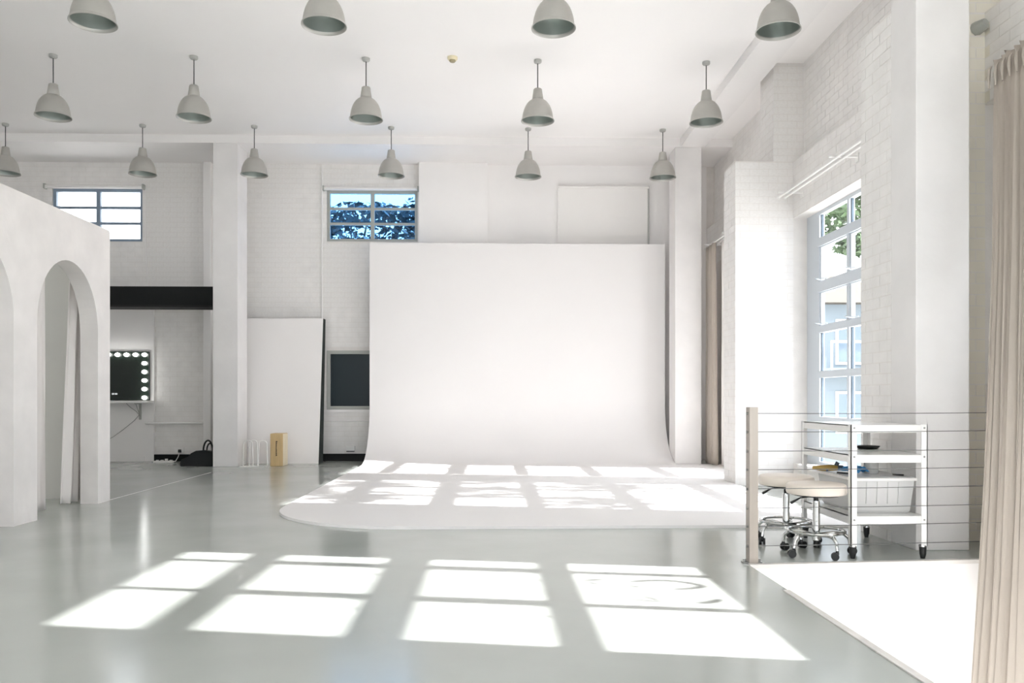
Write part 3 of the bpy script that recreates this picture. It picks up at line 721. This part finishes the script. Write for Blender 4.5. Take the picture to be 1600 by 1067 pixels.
# ================================================================ RIGHT SIDE: RODS AND CURTAINS
def rods(y0, y1, label, ys):
    t = thing('curtain_rod', (XW, (y0+y1)/2, 3.55), label, 'curtain rod', 'double curtain rods on the right wall')
    for x in (3.55, 3.63):
        MB().tube([(x,y0,3.56),(x,y1,3.56)], .013, 10).build('rod', 'white_metal', t, smooth=True)
        MB().tube([(x,y1-.001,3.56),(x,y1+.03,3.56)], .020, 10).build('finial', 'white_metal', t, smooth=True)
    for y in ys: MB().box(3.49, XW, y-.018, y+.018, 3.575, 3.592).box(XW-.012, XW, y-.03, y+.03, 3.53, 3.62).build('bracket', 'white_metal', t)
rods(6.9, 9.97, 'white double curtain rod over the tall window beside the trolley', (9.85, 8.35, 7.05))
rods(10.75, 13.4, 'white double curtain rod behind the right backdrop column', (13.25, 12.25, 10.9))
G2 = 'curtains on the right wall'
drape('curtain', (3.55, 13.35), (3.55, 12.82), 3.545, .04, 'curtain_beige', 'beige curtain hanging behind the right backdrop column', G2, 5, .045)
drape('curtain', (3.63, 12.78), (3.63, 12.28), 3.545, .04, 'sheer_white', 'white sheer curtain beside the beige one behind the right column', G2, 3, .025)
# near curtain hanging into the stairwell
XCN = 3.60; ZCN = 3.45
nr = thing('curtain_rod', (XW, 4.6, ZCN), 'dark curtain rod carrying the near beige curtain', 'curtain rod')
MB().tube([(XCN+.085,3.0,ZCN),(XCN+.085,5.80,ZCN)], .014, 10).build('rod', 'spray_grey', nr, smooth=True)
for y in (5.66, 3.2): MB().box(XCN+.07, XW, y-.012, y+.012, ZCN+.015, ZCN+.03).box(XW-.01, XW, y-.03, y+.03, ZCN-.03, ZCN+.07).build('bracket', 'white_metal', nr)
EDGE = [(100,1549),(400,1546),(600,1538),(750,1531),(880,1523),(1067,1509),(1250,1498)]
def lean(s, f):
    z = ZCN+.055 + (-1.3-ZCN)*f
    y = 5.80 - .45*min(1, (ZCN-z)/2.35) - (.10*(1.1-z)/1.84 if z < 1.1 else 0)
    v = 621 - F*(z-HC)/(y*1.02); u = EDGE[-1][1]
    for (v0, u0), (v1, u1) in zip(EDGE, EDGE[1:]):
        if v <= v1: u = u0 + (u1-u0)*max(0, v-v0)/(v1-v0); break
    d = ray(u, v); x = d.x/d.y*y + .012
    k = 1-s
    return ((x-XCN)*k, (y-5.80)*k)
cn = drape('curtain', (XCN, 5.79), (XCN, 4.86), ZCN+.055, -1.3, 'curtain_beige', 'long beige pleated curtain at the right edge in the foreground', G2, 12, .046, lean=lean, nz=60, header=True)
hdr = MB()
for k in range(12):     # gathered pinch of each pleat just under the heading
    y = 5.77 - k*.0775
    hdr.tube([(XCN-.012,y,ZCN+.02),(XCN-.030,y,ZCN-.01),(XCN-.036,y,ZCN-.06),(XCN-.03,y,ZCN-.14)], [.004,.011,.013,.006], 8)
hdr.build('pleat_heading', 'curtain_beige', cn, smooth=True)
wp = thing('wall_bracket', (3.7, 5.95, 4.2), 'dark grey pipe stub high on the brick wall above the near curtain', 'pipe')
MB().tube([onx(1541, 36, XW-.03), onx(1527, 45, XW-.06), onx(1508, 48, XW-.09)], [.04,.055,.05], 10).build('pipe_stub', 'grey_frame', wp, smooth=True)

# ================================================================ WIRE RAILING
ra = thing('wire_railing', (1.74, 5.39, 0), 'steel post railing with thin horizontal wires at the stairwell edge', 'railing')
MB().box(1.71, 1.768, 5.36, 5.44, 0.006, 1.036).build('post', 'steel', ra, bevel=.002)
MB().box(1.675, 1.80, 5.375, 5.43, 0, .010).build('base_plate', 'screw', ra)
for bx_ in (1.687, 1.788): MB().lathe([(.001,.022),(.010,.022),(.010,0)], (bx_,5.40,.008), 8).build('bolt', 'screw', ra)
for z in (.994, .871, .743, .620, .493, .365, .242, .113):
    wv = MB().tube([(1.766,5.40,z),(2.6,5.47,z-.003),(XW,5.56,z+.004)], .0028, 6).build('wire', 'wire_steel', ra, smooth=True)
    MB().tube([(1.70,5.40,z),(1.712,5.40,z)], .009, 8).build('wire_fitting', 'screw', wv, smooth=True)

# ================================================================ TROLLEY
tx0, tx1, ty0, ty1 = 2.455, 2.985, 5.515, 6.40
tr = thing('steel_trolley', ((tx0+tx1)/2, (ty0+ty1)/2, 0), 'white steel three shelf trolley on castors behind the wire railing', 'trolley')
lw = .042
for i, (x, y) in enumerate(((tx0,ty0),(tx1,ty0),(tx0,ty1),(tx1,ty1))):
    sx = 1 if x == tx0 else -1; sy = 1 if y == ty0 else -1
    l = MB(); a, b = sorted((x, x+sx*lw)); c, d = sorted((y, y+sy*.006)); l.box(a, b, c, d, .085, .915)
    a2, b2 = sorted((x, x+sx*.006)); c2, d2 = sorted((y, y+sy*lw)); l.box(a2, b2, c2, d2, .085, .915)
    leg = l.build('leg', 'white_metal', tr)
    for z in (.892, .695, .265):
        MB().tube([(x+sx*lw*.55, y-sy*.003, z), (x+sx*lw*.55, y+sy*.004, z)], .007, 8).build('screw', 'screw', leg, smooth=True)
    cx, cyy = x+sx*.022, y+sy*.022
    ca = MB().lathe([(.022,.088),(.024,.08),(.022,.03),(.014,.0),(.001,0)], (cx,cyy,0), 14).build('castor', 'rubber', tr, smooth=True)
    MB().lathe([(.026,.09),(.026,.08),(.018,.078)], (cx,cyy,0), 14).build('castor_cup', 'chrome', ca, smooth=True)
for (zb, zt) in ((.86,.912), (.655,.708), (.236,.290)):
    s = MB().box(tx0+.004, tx1-.004, ty0+.007, ty1-.007, zt-.006, zt)
    s.box(tx0+.004, tx1-.004, ty0+.004, ty0+.010, zb, zt).box(tx0+.004, tx1-.004, ty1-.010, ty1-.004, zb, zt)
    s.box(tx0+.004, tx0+.010, ty0+.01, ty1-.01, zb, zt).box(tx1-.010, tx1-.004, ty0+.01, ty1-.01, zb, zt)
    s.build('shelf', 'shelf_metal', tr)

# tub on the bottom shelf
tb = thing('plastic_tub', (2.75, 5.9, .29), 'translucent plastic storage tub on the lowest trolley shelf', 'tub')
def tubring(z, g): return [(2.555-g, 5.66-g, z), (2.935+g, 5.66-g, z), (2.935+g, 6.24+g, z), (2.555-g, 6.24+g, z)]
t_ = MB(); lv = [(.2925, -.012), (.31, 0.0), (.53, .022)]
for z, g in lv: t_.v += tubring(z, g)
t_.f.append((3, 2, 1, 0))
for i in range(2):
    for k in range(4): t_.f.append((i*4+k, i*4+(k+1)%4, i*4+4+(k+1)%4, i*4+4+k))
t_.build('tub_body', 'tub_plastic', tb, solid=.004)
rim = MB(); g = .022
rim.box(2.555-g-.014, 2.935+g+.014, 5.66-g-.012, 5.66-g+.006, .520, .538).box(2.555-g-.014, 2.935+g+.014, 6.24+g-.006, 6.24+g+.012, .520, .538)
rim.box(2.555-g-.014, 2.555-g+.006, 5.66-g, 6.24+g, .520, .538).box(2.935+g-.006, 2.935+g+.014, 5.66-g, 6.24+g, .520, .538)
rim.build('tub_rim', 'board_white', tb)
for i in range(4):
    x = 2.62 + i*.075
    MB().hexa([(x,5.642,.36),(x+.006,5.642,.36),(x+.006,5.665,.36),(x,5.665,.36),(x,5.632,.51),(x+.006,5.632,.51),(x+.006,5.65,.51),(x,5.65,.51)]).build('rib', 'tub_plastic', tb)
cb = tag(MB().tube([(2.77+.11*math.cos(a), 5.80+.08*math.sin(a), .315+.004*i) for i, a in enumerate([i*math.pi/9 for i in range(36)])], .009, 6).build('coiled_cable', 'cable_pink', smooth=True), 'pinkish coiled cable inside the translucent tub', 'cable')
sp = thing('spray_bottle', (2.47, 6.12, .525), 'yellow and blue spray bottle lying across the tub rim', 'bottle')
MB().tube([(2.43,6.12,.572),(2.49,6.10,.569),(2.54,6.085,.572),(2.60,6.07,.574)], [.012,.022,.024,.020], 12).build('bottle_body', 'spray_yellow', sp, smooth=True)
MB().tube([(2.60,6.07,.574),(2.64,6.06,.576)], [.022,.017], 12).build('trigger_head', 'spray_grey', sp, smooth=True)
MB().tube([(2.52,6.09,.567),(2.55,6.085,.570)], .022, 10).build('label_band', 'spray_blue', sp, smooth=True)
MB().tube([(2.59,6.075,.59),(2.605,6.07,.615)], .015, 8).build('cap', 'spray_grey', sp, smooth=True)
bc = MB(); rnd = random.Random(4); N = 8
for j in range(N+1):
    for i in range(N+1): bc.v.append((2.60+.15*i/N, 5.88+.20*j/N, .568+.018*math.sin(i*1.3+j*.7)+.012*rnd.random()))
for j in range(N):
    for i in range(N): q = j*(N+1)+i; bc.f.append((q, q+1, q+N+2, q+N+1))
tag(bc.build('blue_cloth', 'blue_cloth', smooth=True, solid=.006), 'crumpled bright blue cloth on top of the translucent tub', 'cloth')
tl = tag(MB().box(2.53, 2.96, 5.655, 6.245, .5385, .5435).build('tub_lid', 'tub_plastic'), 'loose flat lid lying on the translucent tub', 'lid')
jar = thing('glass_jar', (2.80, 5.95, .544), 'clear plastic jar standing on the tub lid', 'jar')
MB().lathe([(.001,.0),(.045,.0),(.05,.01),(.05,.09),(.046,.10)], (2.80,5.95,.544), 20).build('jar_body', 'tub_plastic', jar, smooth=True)
MB().tube([(2.76,5.95,.55),(2.752,5.95,.645)], .006, 6).build('stirrer', 'rubber', jar, smooth=True)
tag(MB().tube([(2.885,5.80,.549),(2.935,5.74,.549)], [.004,.007], 8).build('marker_pen', 'rubber', smooth=True), 'black pen on the tub lid near the right trolley leg', 'pen')
tag(MB().tube([(2.548,5.95,.550),(2.60,5.84,.550)], [.007,.006], 8).build('marker_pen', 'rubber', smooth=True), 'black pen on the left side of the tub lid', 'pen')
dsh = tag(MB().lathe([(.001,0),(.065,0),(.085,.016),(.088,.024),(.080,.02),(.001,.012)], (2.88,6.18,.7085), 28).build('black_dish', 'rubber', smooth=True), 'shallow black dish on the middle trolley shelf', 'dish')

# ================================================================ STOOLS
def stool(loc, zs, rot, label, lever):
    t = thing('rolling_stool', loc, label, 'stool', 'round rolling stools')
    L = Vector(loc)
    def W(x, y, z): return (L.x + x*math.cos(rot) - y*math.sin(rot), L.y + x*math.sin(rot) + y*math.cos(rot), z)
    MB().lathe([(.001,zs-.075),(.185,zs-.075),(.198,zs-.070),(.203,zs-.058),(.203,zs-.022),(.198,zs-.008),(.185,zs),(.10,zs+.004),(.001,zs+.004)], (L.x,L.y,0), 44).build('seat', 'vinyl', t, smooth=True)
    MB().lathe([(.15,zs-.075),(.15,zs-.086),(.03,zs-.088),(.001,zs-.088)], (L.x,L.y,0), 24).build('seat_plate', 'rubber', t, smooth=True)
    MB().lathe([(.017,zs-.085),(.017,.33)], (L.x,L.y,0), 16).build('gas_piston', 'rubber', t, smooth=True)
    MB().lathe([(.001,.375),(.024,.375),(.026,.36),(.026,.15),(.030,.13),(.030,.10),(.001,.10)], (L.x,L.y,0), 20).build('column_tube', 'chrome', t, smooth=True)
    MB().tube([(L.x+.19*math.cos(a), L.y+.19*math.sin(a), .165) for a in [2*math.pi*i/40 for i in range(40)]], .010, 8, closed=True).build('foot_ring', 'chrome', t, smooth=True)
    if lever: MB().tube([(L.x,L.y,zs-.09), (L.x-.12,L.y-.02,zs-.10), (L.x-.19,L.y-.03,zs-.135)], [.005,.005,.011], 8).build('height_lever', 'rubber', t, smooth=True)
    for k in range(5):
        a = rot + 2*math.pi*k/5; ca, sa = math.cos(a), math.sin(a)
        leg = MB().tube([(L.x+.02*ca, L.y+.02*sa, .135), (L.x+.12*ca, L.y+.12*sa, .150), (L.x+.19*ca, L.y+.19*sa, .145), (L.x+.225*ca, L.y+.225*sa, .115), (L.x+.235*ca, L.y+.235*sa, .062)], [.014,.014,.013,.012,.010], 10).build('base_leg', 'chrome', t, smooth=True)
        cx, cyy = L.x+.235*ca, L.y+.235*sa
        sw = random.uniform(0, math.pi); dx, dy = math.cos(sw), math.sin(sw); px_, py_ = -dy, dx
        for sgn in (-1, 1):
            MB().tube([(cx+dx*.014+px_*sgn*.006, cyy+dy*.014+py_*sgn*.006, .0262), (cx+dx*.014+px_*sgn*.022, cyy+dy*.014+py_*sgn*.022, .0262)], .026, 16).build('castor_wheel', 'rubber', leg, smooth=True)
        MB().tube([(cx,cyy,.065),(cx,cyy,.045),(cx+dx*.012,cyy+dy*.012,.03)], [.010,.014,.010], 8).build('castor_fork', 'rubber', leg, smooth=True)
    return t
stool((2.29, 5.70, 0), .498, -.087, 'cream round rolling stool with chrome base, nearer one in front of the trolley', True)
stool((2.245, 6.16, 0), .512, -1.466, 'cream round rolling stool half hidden behind the nearer stool', True)
